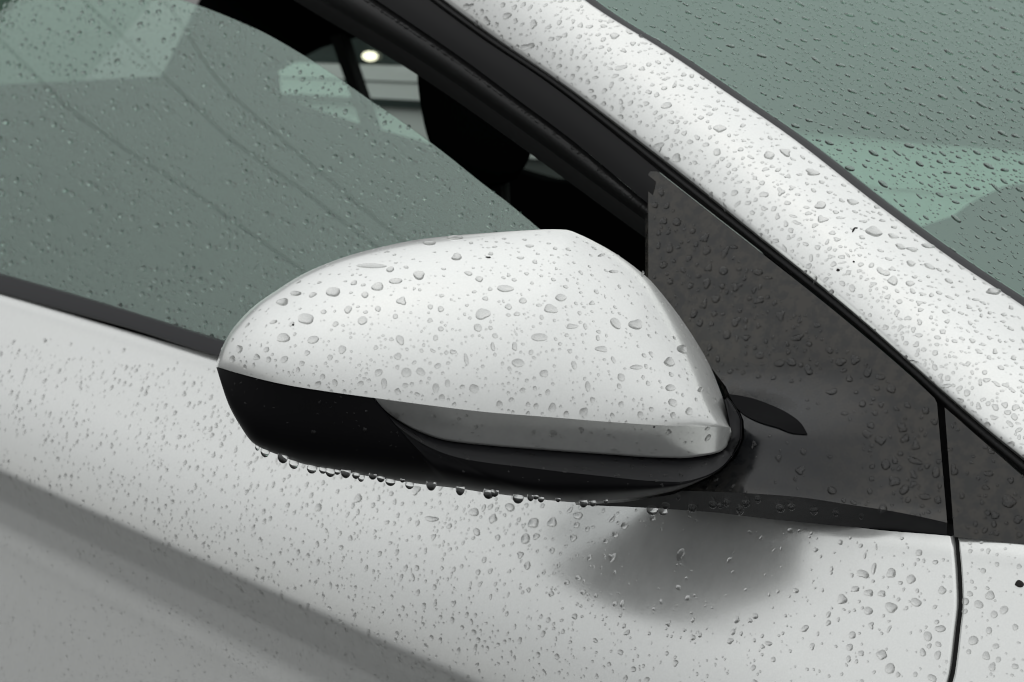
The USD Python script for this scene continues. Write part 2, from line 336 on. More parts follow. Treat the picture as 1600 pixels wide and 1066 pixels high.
# back of the shell: from the outline away from the viewer to the rim of the mirror glass
cen = at(A([760., 560.]), A(.80))
def rim(P, n=8):
    out = []
    for k in np.linspace(0, 1, n): out.append(P * (1 - .07 * k ** 2) + (cen * .07 * k ** 2) + DV * .07 * math.sin(k * 1.4) )
    return np.stack(out)
capback = rim(cap[0])
fac_s0 = np.interp(586, cre[:, 0], ss)
fl = along_curve(FAC, np.linspace(0, 1, 110)); fcx = np.linspace(586, 1141, 110); fcx = np.minimum(586 + (fcx - 586) * 1.0, 1141)
fc = np.stack([fcx, np.interp(fcx, cre[:, 0], cre[:, 1])], -1)
tf = np.linspace(0, 1, 14)[:, None]
fac_px = fc[None] * (1 - tf[..., None]) + fl[None] * tf[..., None]
def facet_depth(p): return np.interp(p[..., 0], cre[:, 0], dcre) + np.maximum(p[..., 1] - np.interp(p[..., 0], cre[:, 0], cre[:, 1]), 0) * (.38 / 1000)
fac_d = facet_depth(fac_px)
facet = at(fac_px, fac_d)
edge = np.stack([at(fl, fac_d[-1] + .0), at(fl + A([0, -1.2]), fac_d[-1] + .004)])
left = cre[ss <= fac_s0]; dl = dcre[ss <= fac_s0]
ledge = np.stack([at(left, dl), at(left + A([0, -1.0]), dl + .004)])
put('mirror_cap', join(grid(np.concatenate([capback[::-1], cap[1:]])), grid(np.concatenate([facet, edge[1:]])), grid(ledge)), PAINT, MR, smooth=28)

# lip below the cap
LIP = [(586, 623), (588, 634), (610, 657), (645, 684), (685, 705), (720, 716), (760, 723), (810, 729), (885, 738), (960, 746), (1010, 751), (1060, 753), (1095, 746), (1125, 731), (1146, 706), (1156, 682), (1156, 658), (1148, 638), (1136, 622)]
FACX = FAC + [(1139, 655), (1132, 625)]
nl = 150; li = along_curve(FACX, np.linspace(0, 1, nl)); lo = along_curve(LIP, np.linspace(0, 1, nl))
dli = np.interp(np.linspace(0, 1, nl) * 1.0, np.linspace(0, .9, 110), fac_d[-1]) + .003
w = np.linalg.norm(lo - li, axis=1) * .7 / FPX
fade = np.clip(1 - (np.linspace(0, 1, nl) - .72) / .2, 0, 1)
dlo = dli - .003 - w * .9 * fade + (1 - fade) * w * 1.0
tl = np.linspace(0, 1, 12)[:, None]
lip_px = li[None] * (1 - tl[..., None]) + lo[None] * tl[..., None]; lip_d = dli[None] * (1 - tl) + dlo[None] * tl - .0012 * np.sin(math.pi * tl)
lip = at(lip_px, lip_d)
put('mirror_lip', grid(lip), LIPM, MR, smooth=40)
# lower housing
BOT = [(338, 574), (345, 597), (357, 632), (375, 665), (395, 692), (410, 701), (435, 711), (470, 724), (545, 739), (645, 755), (720, 764), (760, 770), (810, 776), (860, 782), (900, 785), (975, 780), (1050, 768), (1100, 749), (1125, 735), (1148, 709), (1159, 683), (1159, 658), (1150, 637), (1137, 621)]
UPP = [tuple(p) for p in left] ; 
nU1, nU2 = 70, 130
U1 = along_curve(left, np.linspace(0, 1, nU1)); dU1 = np.interp(U1[:, 0], left[:, 0], dl) + .0008
U2 = lo[1:]; dU2 = dlo[1:]
UU = np.vstack([U1 + A([0, .8]), U2]); dUU = np.r_[dU1, dU2]
Ls = np.r_[0, np.cumsum(np.linalg.norm(np.diff(UU, axis=0), axis=1))]; Ls /= Ls[-1]
BB = along_curve(BOT, PchipInterpolator([0, Ls[nU1 - 1], .86, 1], [0, .44, .86, 1])(Ls))
bd = base_depth(BB[:, 0]) - .012
bd = np.maximum(bd, dUU + .002)
th = np.linspace(0, 1, 40)[:, None]
# straight face first, then rolling under
hp = UU[None] * (1 - th[..., None]) + BB[None] * th[..., None]
hd = dUU[None] + (bd - dUU)[None] * (1 - np.sqrt(np.clip(1 - th ** 5, 0, 1)))
house = at(hp, hd)
hback = rim(house[-1])
put('lower_housing', grid(np.concatenate([house, hback[1:]])), BLACK, MR, smooth=35)
ringp = np.vstack([capback[-1], hback[-1][::-1]]); c0 = ringp.mean(0)
vv = np.vstack([ringp, c0]); n_ = len(ringp); ff = np.c_[np.arange(n_), (np.arange(n_) + 1) % n_, np.full(n_, n_)]
nn = np.cross(vv[ff[:, 1]] - vv[ff[:, 0]], vv[ff[:, 2]] - vv[ff[:, 0]]).sum(0)
put('mirror_glass', (vv, ff if nn @ DV > 0 else ff[:, ::-1]), MIRROR, MR, smooth=False)

# ------------------------------------------------------------------ sail panel with the mirror's foot growing out of it
GAPO = [(1134, 604), (1142, 622), (1154, 638), (1162, 658), (1163, 685), (1151, 714), (1126, 738), (1100, 752), (1050, 772), (975, 784), (900, 789)]
CRS = [(1066, 767), (1100, 768), (1170, 771), (1240, 776), (1330, 789), (1400, 800), (1480, 817)]   # edge between the upper face and the underside
CRSC = [(x, y) for x, y in curve(CRS, 40)]
SAILP = [(1016, 268), (1026, 268)] + [(x, y) for x, y in curve([(1030, 270), (1170, 380), (1305, 487), (1437, 600), (1460, 622)], 14)] + [(1464, 630)] + CRSC[::-1] + GAPO[::-1][3:] + [(1100, 560), (1050, 500), (1013, 470), (1013, 272)]
UNDERP = CRSC + [(1479, 838), (1440, 834), (1400, 829), (1300, 821), (1200, 811), (1120, 801), (1050, 796), (980, 792), (900, 789), (975, 785), (1050, 773)]
FL = LineString(GAPO)
def sail_at(p):
    q = side(p, .004); d = ((q - EYE) @ DV)
    dist = shapely.distance(shapely.points(p), FL)
    # how far the foot reaches out towards the mirror
    r = np.clip(1 - dist / 250.0, 0, 1); g = r * r * (3 - 2 * r)
    up = np.clip((p[:, 1] - 575) / 110, 0, 1); up = up * up * (3 - 2 * up)
    cy = np.interp(p[:, 0], [900, 1063, 1100, 1240, 1330, 1400, 1482], [786, 768, 767, 776, 789, 800, 817])
    under = np.clip((p[:, 1] - cy), 0, 60)
    arm = np.clip((1482 - p[:, 0]) / 420, 0, 1); k = np.clip(1 - np.abs(p[:, 1] - cy) / 110, 0, 1)
    d = d - .006 * np.clip(1 - (np.interp(p[:, 0], [900, 1120, 1300, 1482], [789, 801, 821, 838]) - p[:, 1]) / 40, 0, 1) - .040 * g * up - .016 * arm * k * k + under * .0005
    return EYE + ray(p) * d[:, None]
put('sail_panel', sheet(SAILP, sail_at, .02, back=DV, step=7), SAIL, CAR, smooth=35, label='black sail panel flowing into the foot of the mirror')
put('foot_underside', sheet(UNDERP, lambda p: sail_at(p + A([0, .01])) , .02, back=DV, step=6), LIPM, CAR, smooth=35)
CRESCENT = [(1138, 616), (1170, 621), (1200, 631), (1230, 645), (1252, 662), (1262, 679), (1240, 677), (1215, 668), (1188, 660), (1163, 648), (1150, 636)]
put('reflection_crescent', sheet([tuple(x) for x in curve(CRESCENT, 60)], lambda p: EYE + (sail_at(p) - EYE) * .9985, .004, back=DV, step=6), BLACK, CAR, smooth=35)  # dark crescent-shaped reflection on the foot, modelled as a thin black piece
QT = [(1476, 637), (1490, 649), (1600, 746), (1700, 832), (1700, 858), (1600, 850), (1491, 839)]
put('trim_gap_backing', sheet([(1440, 600), (1500, 640), (1510, 850), (1460, 850)], lambda p: side(p, -.012), step=30), DARK, CAR, smooth=False)
put('corner_trim', sheet(QT, lambda p: side(p, .004), .015, step=12), SAIL, CAR, smooth=30)

# ------------------------------------------------------------------ cabin
def far(p, y): return on_plane(np.asarray(p, float), A([0, y, 0]), SIDE)
YF = .68
put('floor', box([-3.0, -.75, .25], [.3, .75, .3]), LINING, CAR, smooth=False)
put('door_lining', box([-1.3, -.80, .3], [.0, -.74, .90]), LINING, CAR, smooth=False)
# far side: door panel with two window openings
HOLE1 = [(480, 76), (575, 47), (660, 30), (760, 95), (790, 150), (700, 250), (640, 224), (530, 192), (418, 155), (413, 112)]
HOLE2 = [(850, 215), (880, 70), (1000, 95), (1130, 160), (1230, 190), (1375, 217), (1450, 225), (1600, 236), (1800, 255), (1800, 320), (1600, 291), (1562, 294), (1512, 320), (1480, 345), (1420, 400), (1150, 400), (930, 290), (850, 282), (785, 263), (780, 240)]
def hole(px): q = far(px, YF); return Polygon(q[:, [0, 2]]).buffer(0)
h1, h2 = hole(HOLE1), hole(HOLE2)
wall = Polygon([(-3.3, .3), (.9, .3), (.9, 1.0), (.2, 1.05), (-.6, 1.36), (-1.6, 1.42), (-2.55, 1.36), (-2.8, 1.09), (-3.3, 1.06)]).difference(h1).difference(h2)
def extr(pg, y0, th):
    ms = []
    for g in getattr(pg, 'geoms', [pg]):
        m = trimesh.creation.extrude_polygon(g, th, engine='earcut'); vv = np.array(m.vertices)
        ms.append((np.c_[vv[:, 0], y0 + th - vv[:, 2], vv[:, 1]], np.array(m.faces)))
    return join(*ms)
put('side_panel', extr(wall, YF, .05), LINING, CAR, smooth=False)
put('rear_door_window', extr(h1.buffer(.01), YF + .02, .004), FARGLASS, CAR, smooth=False)
put('front_door_window', extr(h2.buffer(.01), YF + .02, .004), FARGLASS, CAR, smooth=False)
bar = far([(520, 58), (536, 53), (592, 218), (576, 218)], YF - .01)
put('window_divider', extr(Polygon(bar[:, [0, 2]]), YF - .02, .03), DARK, CAR, smooth=False)
put('roof', join(box([-2.6, -.62, 1.40], [-.62, .70, 1.44])), LINING, CAR, smooth=False)
put('parcel_shelf', box([-3.0, -.66, 1.02], [-2.3, .66, 1.06]), LINING, CAR, smooth=False)
put('rear_panel', box([-3.3, -.72, .3], [-3.25, .72, 1.06]), LINING, CAR, smooth=False)
put('rear_door', join(box([-3.3, -.80, .3], [-1.34, -.74, .93]), box([-1.5, -.76, .93], [-1.38, -.70, 1.4])), LINING, CAR, smooth=False)
rw = A([[-2.58, -.60, 1.41], [-2.58, .64, 1.41], [-3.15, .64, 1.05], [-3.15, -.60, 1.05]])
put('rear_window', (rw, A([[0, 1, 2], [0, 2, 3]])), REARGLASS, CAR, smooth=False)
for yy in (-.38, 0., .38): put('rear_headrest', blob((-2.22, yy, .98), (.10, .22, .17), 2.6), CLOTH, CAR)
put('rear_bench', blob((-2.2, .0, .62), (.25, 1.3, .56), 5), CLOTH, CAR)
put('dashboard', blob((-.12, .05, .86), (.62, 1.36, .26), 4), LINING, CAR)
# front seats
sc = on_plane(A([747., 150.]), A([0, -.28, 0]), SIDE)
ty = math.radians(-10); RY = A([[math.cos(ty), 0, math.sin(ty)], [0, 1, 0], [-math.sin(ty), 0, math.cos(ty)]])
for yy, x0 in ((-.28, sc[0]),):
    ST = xf('front_seat', CAR)
    hz = sc[2]
    put('headrest', blob((x0, yy, hz), (.10, .185, .24), 2.4, RY), CLOTH, ST)
    put('backrest', blob((x0 + .03, yy, hz - .55), (.18, .5, .74), 4, RY), CLOTH, ST)
    put('cushion', blob((x0 + .38, yy, .42), (.56, .5, .22), 4), CLOTH, ST)
    for k in (-1, 1): put('headrest_post', tube([(x0 + .01, yy + .05 * k, hz - .24), (x0, yy + .05 * k, hz)], .006), DARK, ST)

# ------------------------------------------------------------------ white van beyond the car
NB = xf('white_van', label='white van parked beyond the car, seen through its far windows', category='van')
WHITE = plain('white_van_paint', (.78, .80, .78), .35, coat_weight=.5)
VAN_GREY = plain('grey_cladding', (.12, .13, .125), .5)
LAMP = plain('lamp_glow', (.9, .85, .7), .3, emission_color=(1, .9, .7), emission_strength=1.6)
VG = plain('dark_van_glass', (.02, .03, .028), .08)
Y2 = 1.75
put('body_side', box([-3.55, Y2, .80], [1.5, Y2 + 1.7, 1.088]), WHITE, NB, smooth=False)
put('lower_cladding', box([-3.5, Y2 + .012, .25], [-1.95, Y2 + 1.68, .798]), VAN_GREY, NB, smooth=False)
put('lower_door', box([-1.945, Y2 + .004, .25], [1.45, Y2 + 1.68, .798]), WHITE, NB, smooth=False)
put('body_groove', box([-3.5, Y2 - .003, 1.030], [1.4, Y2 - .001, 1.034]), VG, NB, smooth=False)
put('side_moulding', box([-3.5, Y2 - .02, .945], [1.4, Y2 - .002, .972]), VG, NB, smooth=False)
put('window_band', box([-3.45, Y2 + .03, 1.09], [1.3, Y2 + 1.6, 1.62]), VG, NB, smooth=False)
lc = on_plane(A([578., 88.]), A([0, Y2 + .02, 0]), SIDE)
put('lit_lamp', blob(lc, (.075, .03, .035), 2), LAMP, NB)

# ------------------------------------------------------------------ raindrops
WATER = mat('rain_water', {'p': ('principled_bsdf', {'base_color': (1, 1, 1), 'roughness': 0.0, 'ior': 1.33, 'transmission_weight': 1.0})})

def project(P):
    v = P - EYE; z = v @ DV
    return np.stack([800 + FPX * (v @ RT) / z, 533 - FPX * (v @ UP) / z], -1)

class Surface:
    """Random points, with normals, on a mesh: even over the picture's area or over its own."""
    def __init__(self, mesh, n, seed, flat=False):
        r = np.random.default_rng(seed); v, f = mesh; T = v[f]
        N = np.cross(T[:, 1] - T[:, 0], T[:, 2] - T[:, 0]); ar = np.linalg.norm(N, axis=1)
        vn = np.zeros_like(v)
        for k in range(3): np.add.at(vn, f[:, k], N)
        vn = unit(vn); c = T.mean(1); front = ((EYE - c) * N).sum(1) / np.maximum(ar, 1e-15)
        q = project(c); inside = (q[:, 0] > -40) & (q[:, 0] < 1640) & (q[:, 1] > -40) & (q[:, 1] < 1106)
        dist = np.linalg.norm(EYE - c, axis=1); to = front / dist
        w = ar * np.where(to > .04, 1, 0) * inside * (1 if flat else np.maximum(to, 0)) / dist ** 2
        i = r.choice(len(f), n, p=w / w.sum()); a, b = r.random(n), r.random(n); s_ = np.sqrt(a); bc = np.c_[1 - s_, s_ * (1 - b), s_ * b]
        self.P = (T[i] * bc[..., None]).sum(1); self.N = unit((vn[f[i]] * bc[..., None]).sum(1)); self.q = project(self.P); self.r = r

DOWN = A([0, 0, -1.])
def frames(N):
    e2 = unit(DOWN - N * (N @ DOWN)[:, None]); e1 = np.cross(e2, N); return e1, e2

def drops(P, N, a, b, h, tilt, seed, rings=4, seg=14, wob=.12, sag=.12):
    """One bead of water per row: half widths a (level) and b (down the slope), height h, outline wobble; returns (verts (n, k, 3), faces)."""
    r = np.random.default_rng(seed); n = len(P); e1, e2 = frames(N)
    ph = np.arange(seg) / seg * 2 * math.pi
    rad = np.ones((n, seg))
    for k, m in ((1, .4), (2, 1.), (3, .8), (4, .4)):
        rad += (wob * m * r.normal(size=(n, 1)) * .6)[:, :] * np.cos(k * ph[None] + r.random((n, 1)) * 6.28)
    rad = np.clip(rad, .45, 1.7)
    rho = np.r_[0, np.sin(np.linspace(0, math.pi / 2, rings + 1))[1:]]
    x = rad * np.cos(ph) * np.asarray(a)[:, None]; y = rad * np.sin(ph) * np.asarray(b)[:, None]
    ct, st = np.cos(tilt)[:, None], np.sin(tilt)[:, None]; x, y = x * ct - y * st, x * st + y * ct
    R = rho[None, :, None]; z = (1 - R ** 2) ** .9 * np.asarray(h)[:, None, None] - .06 * np.asarray(h)[:, None, None]
    X = x[:, None] * R; Y = y[:, None] * R + (1 - R ** 2) * sag * np.asarray(b)[:, None, None]; z = np.broadcast_to(z, X.shape)
    V = P[:, None, None] + X[..., None] * e1[:, None, None] + Y[..., None] * e2[:, None, None] + z[..., None] * N[:, None, None]
    V = np.concatenate([V[:, 0, :1], V[:, 1:].reshape(n, -1, 3)], 1)
    i = np.arange(seg); j = (i + 1) % seg; f = [np.c_[np.zeros(seg, int), 1 + i, 1 + j]]
    for k in range(rings - 1):
        o = 1 + k * seg; f += [np.c_[o + i, o + seg + i, o + seg + j], np.c_[o + i, o + seg + j, o + j]]
    f = np.vstack(f)
    c = np.cross(V[0][f[0, 1]] - V[0][f[0, 0]], V[0][f[0, 2]] - V[0][f[0, 0]]) @ N[0]
    return V, f if c > 0 else f[:, ::-1]

def thin_out(q, size, keep):
    """Drops rows of q that touch a larger one (sizes in pixels)."""
    order = np.argsort(-size); ok = np.zeros(len(q), bool); from scipy.spatial import cKDTree
    tree = cKDTree(q); mx = size.max(); state = np.zeros(len(q), int)
    for i in order:
        if state[i]: continue
        ok[i] = True; near = tree.query_ball_point(q[i], (size[i] * 2) * keep); near = A(near)
        hit = near[np.linalg.norm(q[near] - q[i], axis=1) < (size[near] + size[i]) * keep]; state[hit] = 1
    return ok

singles = []      # (pixel size, vertices, faces, key)
def rain(key, mesh, hand, n, sizes, seed, label, dens=None, hh=(.34, .50), aspect=(1.0, .22), wob=.12, flat=False, keep=.55, lo=1.2, hi=9., tilt=.25, small=(3, 9)):
    S = Surface(mesh, max(60000, n * 6), seed, flat); r = S.r; from scipy.spatial import cKDTree
    P, N, q, ha, hb, ti = [], [], [], [], [], []
    if hand:
        H = A([h if len(h) == 4 else (*h, h[-1]) for h in hand], float); i = cKDTree(S.q).query(H[:, :2])[1]
        e1, e2 = frames(S.N[i]); px = np.linalg.norm(project(S.P[i] + e1 * .001) - S.q[i], axis=1); py = np.linalg.norm(project(S.P[i] + e2 * .001) - S.q[i], axis=1)
        P.append(S.P[i]); N.append(S.N[i]); q.append(S.q[i]); ha.append(H[:, 2] / 2 / np.maximum(px, 1.0) * .001); hb.append(H[:, 3] / 2 / np.maximum(py, .8) * .001); ti.append(r.normal(size=len(i)) * .12)
    k = np.arange(len(S.P)) 
    if dens is not None: k = k[r.random(len(k)) < dens(S.q[k, 0], S.q[k, 1])]
    k = k[:n * 2]
    sz = np.clip(np.exp(r.normal(math.log(sizes[0]), sizes[1], len(k))), lo, hi)       # diameter in pixels as seen square on
    if callable(small): sz = sz * small(S.q[k, 0], S.q[k, 1])
    sc = np.linalg.norm(S.P[k] - EYE, axis=1) / FPX; asp = np.exp(r.normal(math.log(aspect[0]), aspect[1], len(k)))
    P.append(S.P[k]); N.append(S.N[k]); q.append(S.q[k]); ha.append(sz / 2 * sc / np.sqrt(asp)); hb.append(sz / 2 * sc * np.sqrt(asp)); ti.append(r.normal(size=len(k)) * tilt)
    P, N, q, ha, hb, ti = map(np.concatenate, (P, N, q, ha, hb, ti))
    size = np.sqrt(ha * hb) * 2 / (np.linalg.norm(P - EYE, axis=1) / FPX)
    if hand: size[:len(H)] += 100
    ok = np.zeros(len(P), bool); big = np.minimum(size, np.where(size > 100, size - 100, size))
    o = thin_out(q, big + 1e-3 * (size > 100), keep); ok = o
    idx = np.nonzero(ok)[0][:n + (len(H) if hand else 0)]; big = big[idx]
    hgt = np.sqrt(ha * hb)[idx] * r.uniform(*hh, len(idx)) * np.clip(1.15 - big / 60, .6, 1.1)
    L = big > 6.5
    fine = []
    for sel, rings, seg in ((L, 6, 28), (~L, 3, 10)):
        ii = idx[sel]
        if not len(ii): continue
        V, f = drops(P[ii], N[ii], ha[ii], hb[ii], hgt[sel], ti[ii], seed + rings, rings, seg, wob)
        if rings == 6: singles.extend((float(b_), v_, f, key, label) for b_, v_ in zip(big[sel], V))
        else: fine.append((V.reshape(-1, 3), (f[None] + (np.arange(len(V)) * V.shape[1])[:, None, None]).reshape(-1, 3)))
    leftovers[key] = fine; names[key] = label
    print(key, len(idx), 'drops')
leftovers, names = {}, {}

HAND_CAP = [(520, 456, 20, 19), (442, 471, 16), (478, 498, 27, 17), (444, 527, 21, 15), (489, 530, 18, 13), (544, 484, 12, 13), (567, 501, 15, 14), (590, 448, 19, 14), (619, 439, 19, 11), (654, 430, 19, 14), (667, 412, 19, 11), (629, 470, 15, 13), (625, 531, 14),
 (622, 557, 12, 11), (534, 547, 12, 14), (634, 582, 17, 15), (657, 581, 14, 13), (591, 582, 12), (600, 599, 10, 16), (580, 416, 50, 8), (671, 380, 22, 9), (710, 371, 24, 9), (695, 391, 15, 11), (712, 402, 17, 11), (462, 459, 15, 11), (489, 461, 10, 11), (570, 460, 11), (455, 484, 11),
 (374, 546, 11, 12), (363, 561, 10, 11), (400, 559, 10), (443, 562, 11, 12), (420, 562, 9), (416, 546, 9), (427, 504, 9), (505, 487, 9, 8), (524, 507, 9), (554, 442, 10, 9), (611, 421, 12, 10), (607, 449, 10, 9), (589, 482, 10, 9), (689, 483, 10), (689, 514, 9, 8), (681, 527, 9), (684, 570, 10, 9), (612, 549, 10, 9),
 (516, 559, 9), (524, 599, 9, 11), (497, 600, 9, 11), (755, 491, 22, 19), (790, 450, 28, 11), (860, 482, 20, 15), (877, 465, 18, 12), (962, 505, 15, 20), (995, 507, 20, 18), (844, 526, 28, 12), (810, 567, 20, 14), (939, 546, 19, 10), (1066, 546, 14, 16), (1046, 566, 17, 15), (1074, 569, 14, 11), (850, 584, 14, 12), (970, 591, 11, 14),
 (746, 512, 13), (817, 470, 12, 10), (749, 437, 12, 10), (731, 392, 13, 9), (732, 427, 12, 8), (995, 574, 19, 8), (794, 480, 11, 10), (894, 510, 19, 8), (897, 570, 8, 15), (729, 562, 7, 20), (770, 542, 7, 14), (805, 542, 9, 13), (681, 605, 12, 14), (741, 607, 16, 14), (781, 632, 10, 12), (864, 637, 13, 14), (912, 645, 14, 16), (622, 611, 10), (691, 621, 9, 12),
 (699, 599, 9, 12), (884, 647, 9, 10), (919, 604, 9, 16), (1052, 630, 12, 15), (1077, 644, 12), (1001, 649, 10), (972, 631, 9, 10), (1047, 605, 16, 11), (1094, 609, 9, 8), (1080, 630, 9), (1052, 650, 9, 11), (1018, 639, 8), (828, 384, 14, 5), (815, 404, 12, 5), (940, 399, 12, 5), (958, 425, 14, 6), (990, 432, 12, 5), (1005, 425, 14, 5)]
HAND_PIL = [(1202, 242, 15), (1226, 239, 16, 14), (1367, 362, 24, 19), (1374, 385, 17, 15), (1056, 247, 16, 13), (1029, 230, 16, 14), (1121, 238, 12), (1270, 270, 24, 11), (1282, 321, 19, 12), (1331, 316, 17, 12), (1285, 342, 16, 11), (1220, 299, 11, 12), (1194, 304, 11, 12), (1149, 301, 11, 10), (1407, 385, 14, 12), (1425, 389, 16, 10), (1451, 384, 17, 12),
 (1396, 370, 15, 10), (1379, 425, 15, 14), (1396, 440, 16, 15), (1424, 411, 14, 11), (1454, 416, 14, 12), (1422, 443, 12, 11), (1482, 439, 11), (1552, 455, 24, 14), (1331, 450, 12, 11), (1554, 637, 11), (1570, 632, 10), (1586, 637, 11), (1510, 615, 11), (1584, 652, 11), (824, 72, 20, 11), (833, 38, 12, 14), (760, 33, 10, 14), (792, 25, 14, 11), (730, 10, 16, 10), (1125, 200, 20, 12), (1040, 165, 18, 10), (970, 105, 16, 10), (960, 55, 17, 9)]
HAND_DOOR = [(1349, 897, 17, 15), (1394, 896, 15, 16), (1424, 904, 15), (1436, 864, 11), (1316, 937, 16), (1392, 950, 20, 16), (1360, 954, 15, 13), (1357, 927, 14, 12), (1432, 939, 17, 14), (1377, 928, 13, 10), (1337, 923, 14, 9), (1473, 922, 12, 14), (1466, 982, 16, 12), (1449, 994, 15), (1376, 1022, 17, 16), (1391, 1044, 16, 18), (1331, 991, 12), (1330, 1011, 11, 12),
 (1260, 982, 11, 12), (1467, 1027, 11, 14), (1442, 1020, 11, 12), (1456, 1061, 14, 12), (1367, 887, 8, 19), (904, 806, 16, 12), (836, 819, 17), (864, 816, 15, 16), (821, 841, 14, 18), (902, 820, 10), (841, 835, 11, 10), (896, 841, 11, 12), (977, 821, 12), (961, 836, 11, 10), (956, 872, 12, 15), (1064, 866, 12, 20), (905, 902, 9, 11), (824, 884, 10, 14), (814, 867, 10, 12),
 (1020, 809, 11, 10), (1152, 966, 10, 12), (1181, 964, 11, 10), (1141, 1001, 10, 11), (741, 801, 17, 13), (770, 812, 12, 16), (797, 792, 14, 15), (675, 812, 20, 10), (650, 768, 13, 15), (745, 830, 12), (560, 780, 12, 16), (498, 792, 11, 14), (505, 733, 10)]
HAND_FEN = [(1547, 930, 15), (1530, 945, 15, 14), (1569, 953, 14), (1507, 941, 12), (1506, 955, 9), (1553, 960, 12), (1546, 985, 11), (1521, 1001, 16), (1541, 1025, 13), (1550, 1042, 11, 15), (1556, 1010, 10), (1586, 980, 10), (1516, 861, 7), (1544, 861, 8), (1536, 892, 9), (1558, 882, 8), (1592, 885, 8)]
HAND_SAIL = [(1034, 300, 9, 14), (1042, 322, 8, 12), (1034, 380, 8, 16), (1038, 415, 12, 12), (1100, 475, 10, 16), (1185, 425, 18, 10), (1147, 386, 14, 6), (1200, 434, 16, 5), (1300, 612, 16, 12), (1375, 690, 18, 9), (1380, 726, 20, 8), (1398, 752, 20, 16), (1455, 760, 13, 11), (1418, 634, 12, 8), (1446, 642, 13, 11), (1430, 720, 26, 10), (1115, 748, 14, 12)]
HAND_TRI = [(1491, 735, 13, 16), (1545, 740, 15, 10), (1540, 762, 12, 8), (1577, 785, 24, 20), (1555, 806, 15, 11), (1590, 812, 16, 12), (1510, 776, 9, 7)]

def dens_door(x, y):
    top_y = np.interp(x, [0, 345, 1487, 1600], [459, 559, 838, 848]); d = y - top_y
    shade = np.exp(-((x - 1130) / 190.) ** 2 - ((y - 865) / 70.) ** 2)
    a = np.where(x < 760, 1.0, np.interp(x, [760, 1000, 1250, 1600], [.75, .35, .35, .35]))
    return a * np.clip((d - 12 - 45 * np.clip(1 - x / 330, 0, 1)) / 25, .0, 1) * (1 - .85 * shade)
def size_door(x, y):
    yc = 753 + .449 * x
    return np.interp(x, [0, 500, 800, 1200, 1600], [.9, 1.0, 1.1, 1.0, 1.0]) * np.where(y > yc, .62, 1.0)
mesh_cap = grid(cap); mesh_fac = grid(facet)
rain('cap', mesh_cap, HAND_CAP, 1000, (3.5, .45), 11, 'silver mirror cap', wob=.14, keep=.62)
rain('facet', mesh_fac, [(620, 650, 10, 8), (678, 650, 9, 7), (744, 667, 7), (833, 676, 7, 9), (864, 677, 14, 11), (908, 672, 9, 12), (1045, 675, 9), (1106, 684, 9, 12), (1106, 670, 9, 7), (950, 680, 8, 5)], 70, (3.2, .35), 12, 'dark underside of the mirror cap')
dm = grid(panel(door_x, 120)); fm = grid(panel(fend_x, 50))
rain('door', dm, HAND_DOOR, 4300, (3.9, .46), 13, 'front door', dens_door, wob=.17, small=size_door, aspect=(1.15, .25), tilt=.35)
rain('fender', fm, HAND_FEN, 120, (3.6, .45), 14, 'front fender')
rain('pillar', grid(pil), HAND_PIL, 1500, (4.2, .52), 15, 'silver windscreen pillar', wob=.26, keep=.6, aspect=(.85, .3), tilt=.5)
rain('sail', sheet(SAILP, lambda p: sail_at(p), step=9), HAND_SAIL, 300, (5.6, .55), 16, 'black sail panel', lambda x, y: np.where((np.abs(x - 1235) < 110) & (y > 595) & (y < 785), .12, 1.0) * (y > 285) * (x > 1022) * (y > 300 + (x - 1022) * .81), wob=.22, hh=(.42, .62), hi=15, keep=.6)
rain('triangle', sheet(QT, lambda p: side(p, .004), step=12), HAND_TRI, 45, (5.2, .42), 17, 'black corner trim', wob=.22, hh=(.42, .62))
rain('window', sheet(gpoly, lambda p: side(p, -.012), step=30), None, 3000, (3.7, .5), 18, 'half lowered side window', hi=10, hh=(.8, 1.25), keep=.7)
def dens_ws(x, y): return np.clip(np.interp(x - (y * 1.38), [930, 1040, 1150, 1400], [.25, .45, .9, 1.0]), 0, 1) * np.where(y > 300, .55, 1)
rain('windscreen', grid(ws0), None, 6500, (3.1, .58), 19, 'windscreen', dens_ws, flat=True, hh=(.22, .36), aspect=(1.1, .3), keep=.6, hi=16, tilt=.1, wob=.08)
rain('lip', grid(lip), None, 60, (5., .4), 20, 'black lip under the mirror cap', hh=(.2, .35))
rain('housing', grid(house[:34]), [(490, 675, 7, 7), (570, 672, 7), (500, 629, 5)], 60, (3., .3), 21, 'black lower mirror housing')

# drops hanging from the underside of the mirror and of its foot
HANG = [(401, 700, 4), (414, 707, 7), (442, 713, 8), (459, 723, 8), (487, 731, 8), (504, 733, 6), (516, 735, 8), (527, 736, 5), (540, 737, 8), (556, 742, 7), (564, 744, 6), (582, 742, 6), (595, 747, 6), (610, 752, 8), (629, 750, 4), (640, 756, 7), (674, 755, 9), (719, 762, 8), (764, 769, 10), (773, 768, 7), (810, 777, 9),
 (829, 775, 6), (837, 776, 5), (846, 779, 6), (872, 780, 4), (912, 784, 7), (926, 788, 6), (950, 790, 4)]
HARM = [(1019, 796, 9), (1036, 798, 8), (1040, 789, 7), (1060, 776, 4), (1082, 793, 7), (1114, 788, 7), (1126, 790, 5), (1136, 785, 6), (1157, 795, 6), (1166, 785, 6), (1185, 779, 6), (1220, 793, 7), (1237, 792, 7), (1272, 797, 6), (1306, 801, 5), (1346, 806, 4)]
hS = Surface(grid(house[26:]), 40000, 31); aS = Surface(sheet(UNDERP, lambda p: sail_at(p), step=9), 60000, 32)
from scipy.spatial import cKDTree
ball = trimesh.creation.icosphere(3); bv = np.array(ball.vertices); bf = np.array(ball.faces)
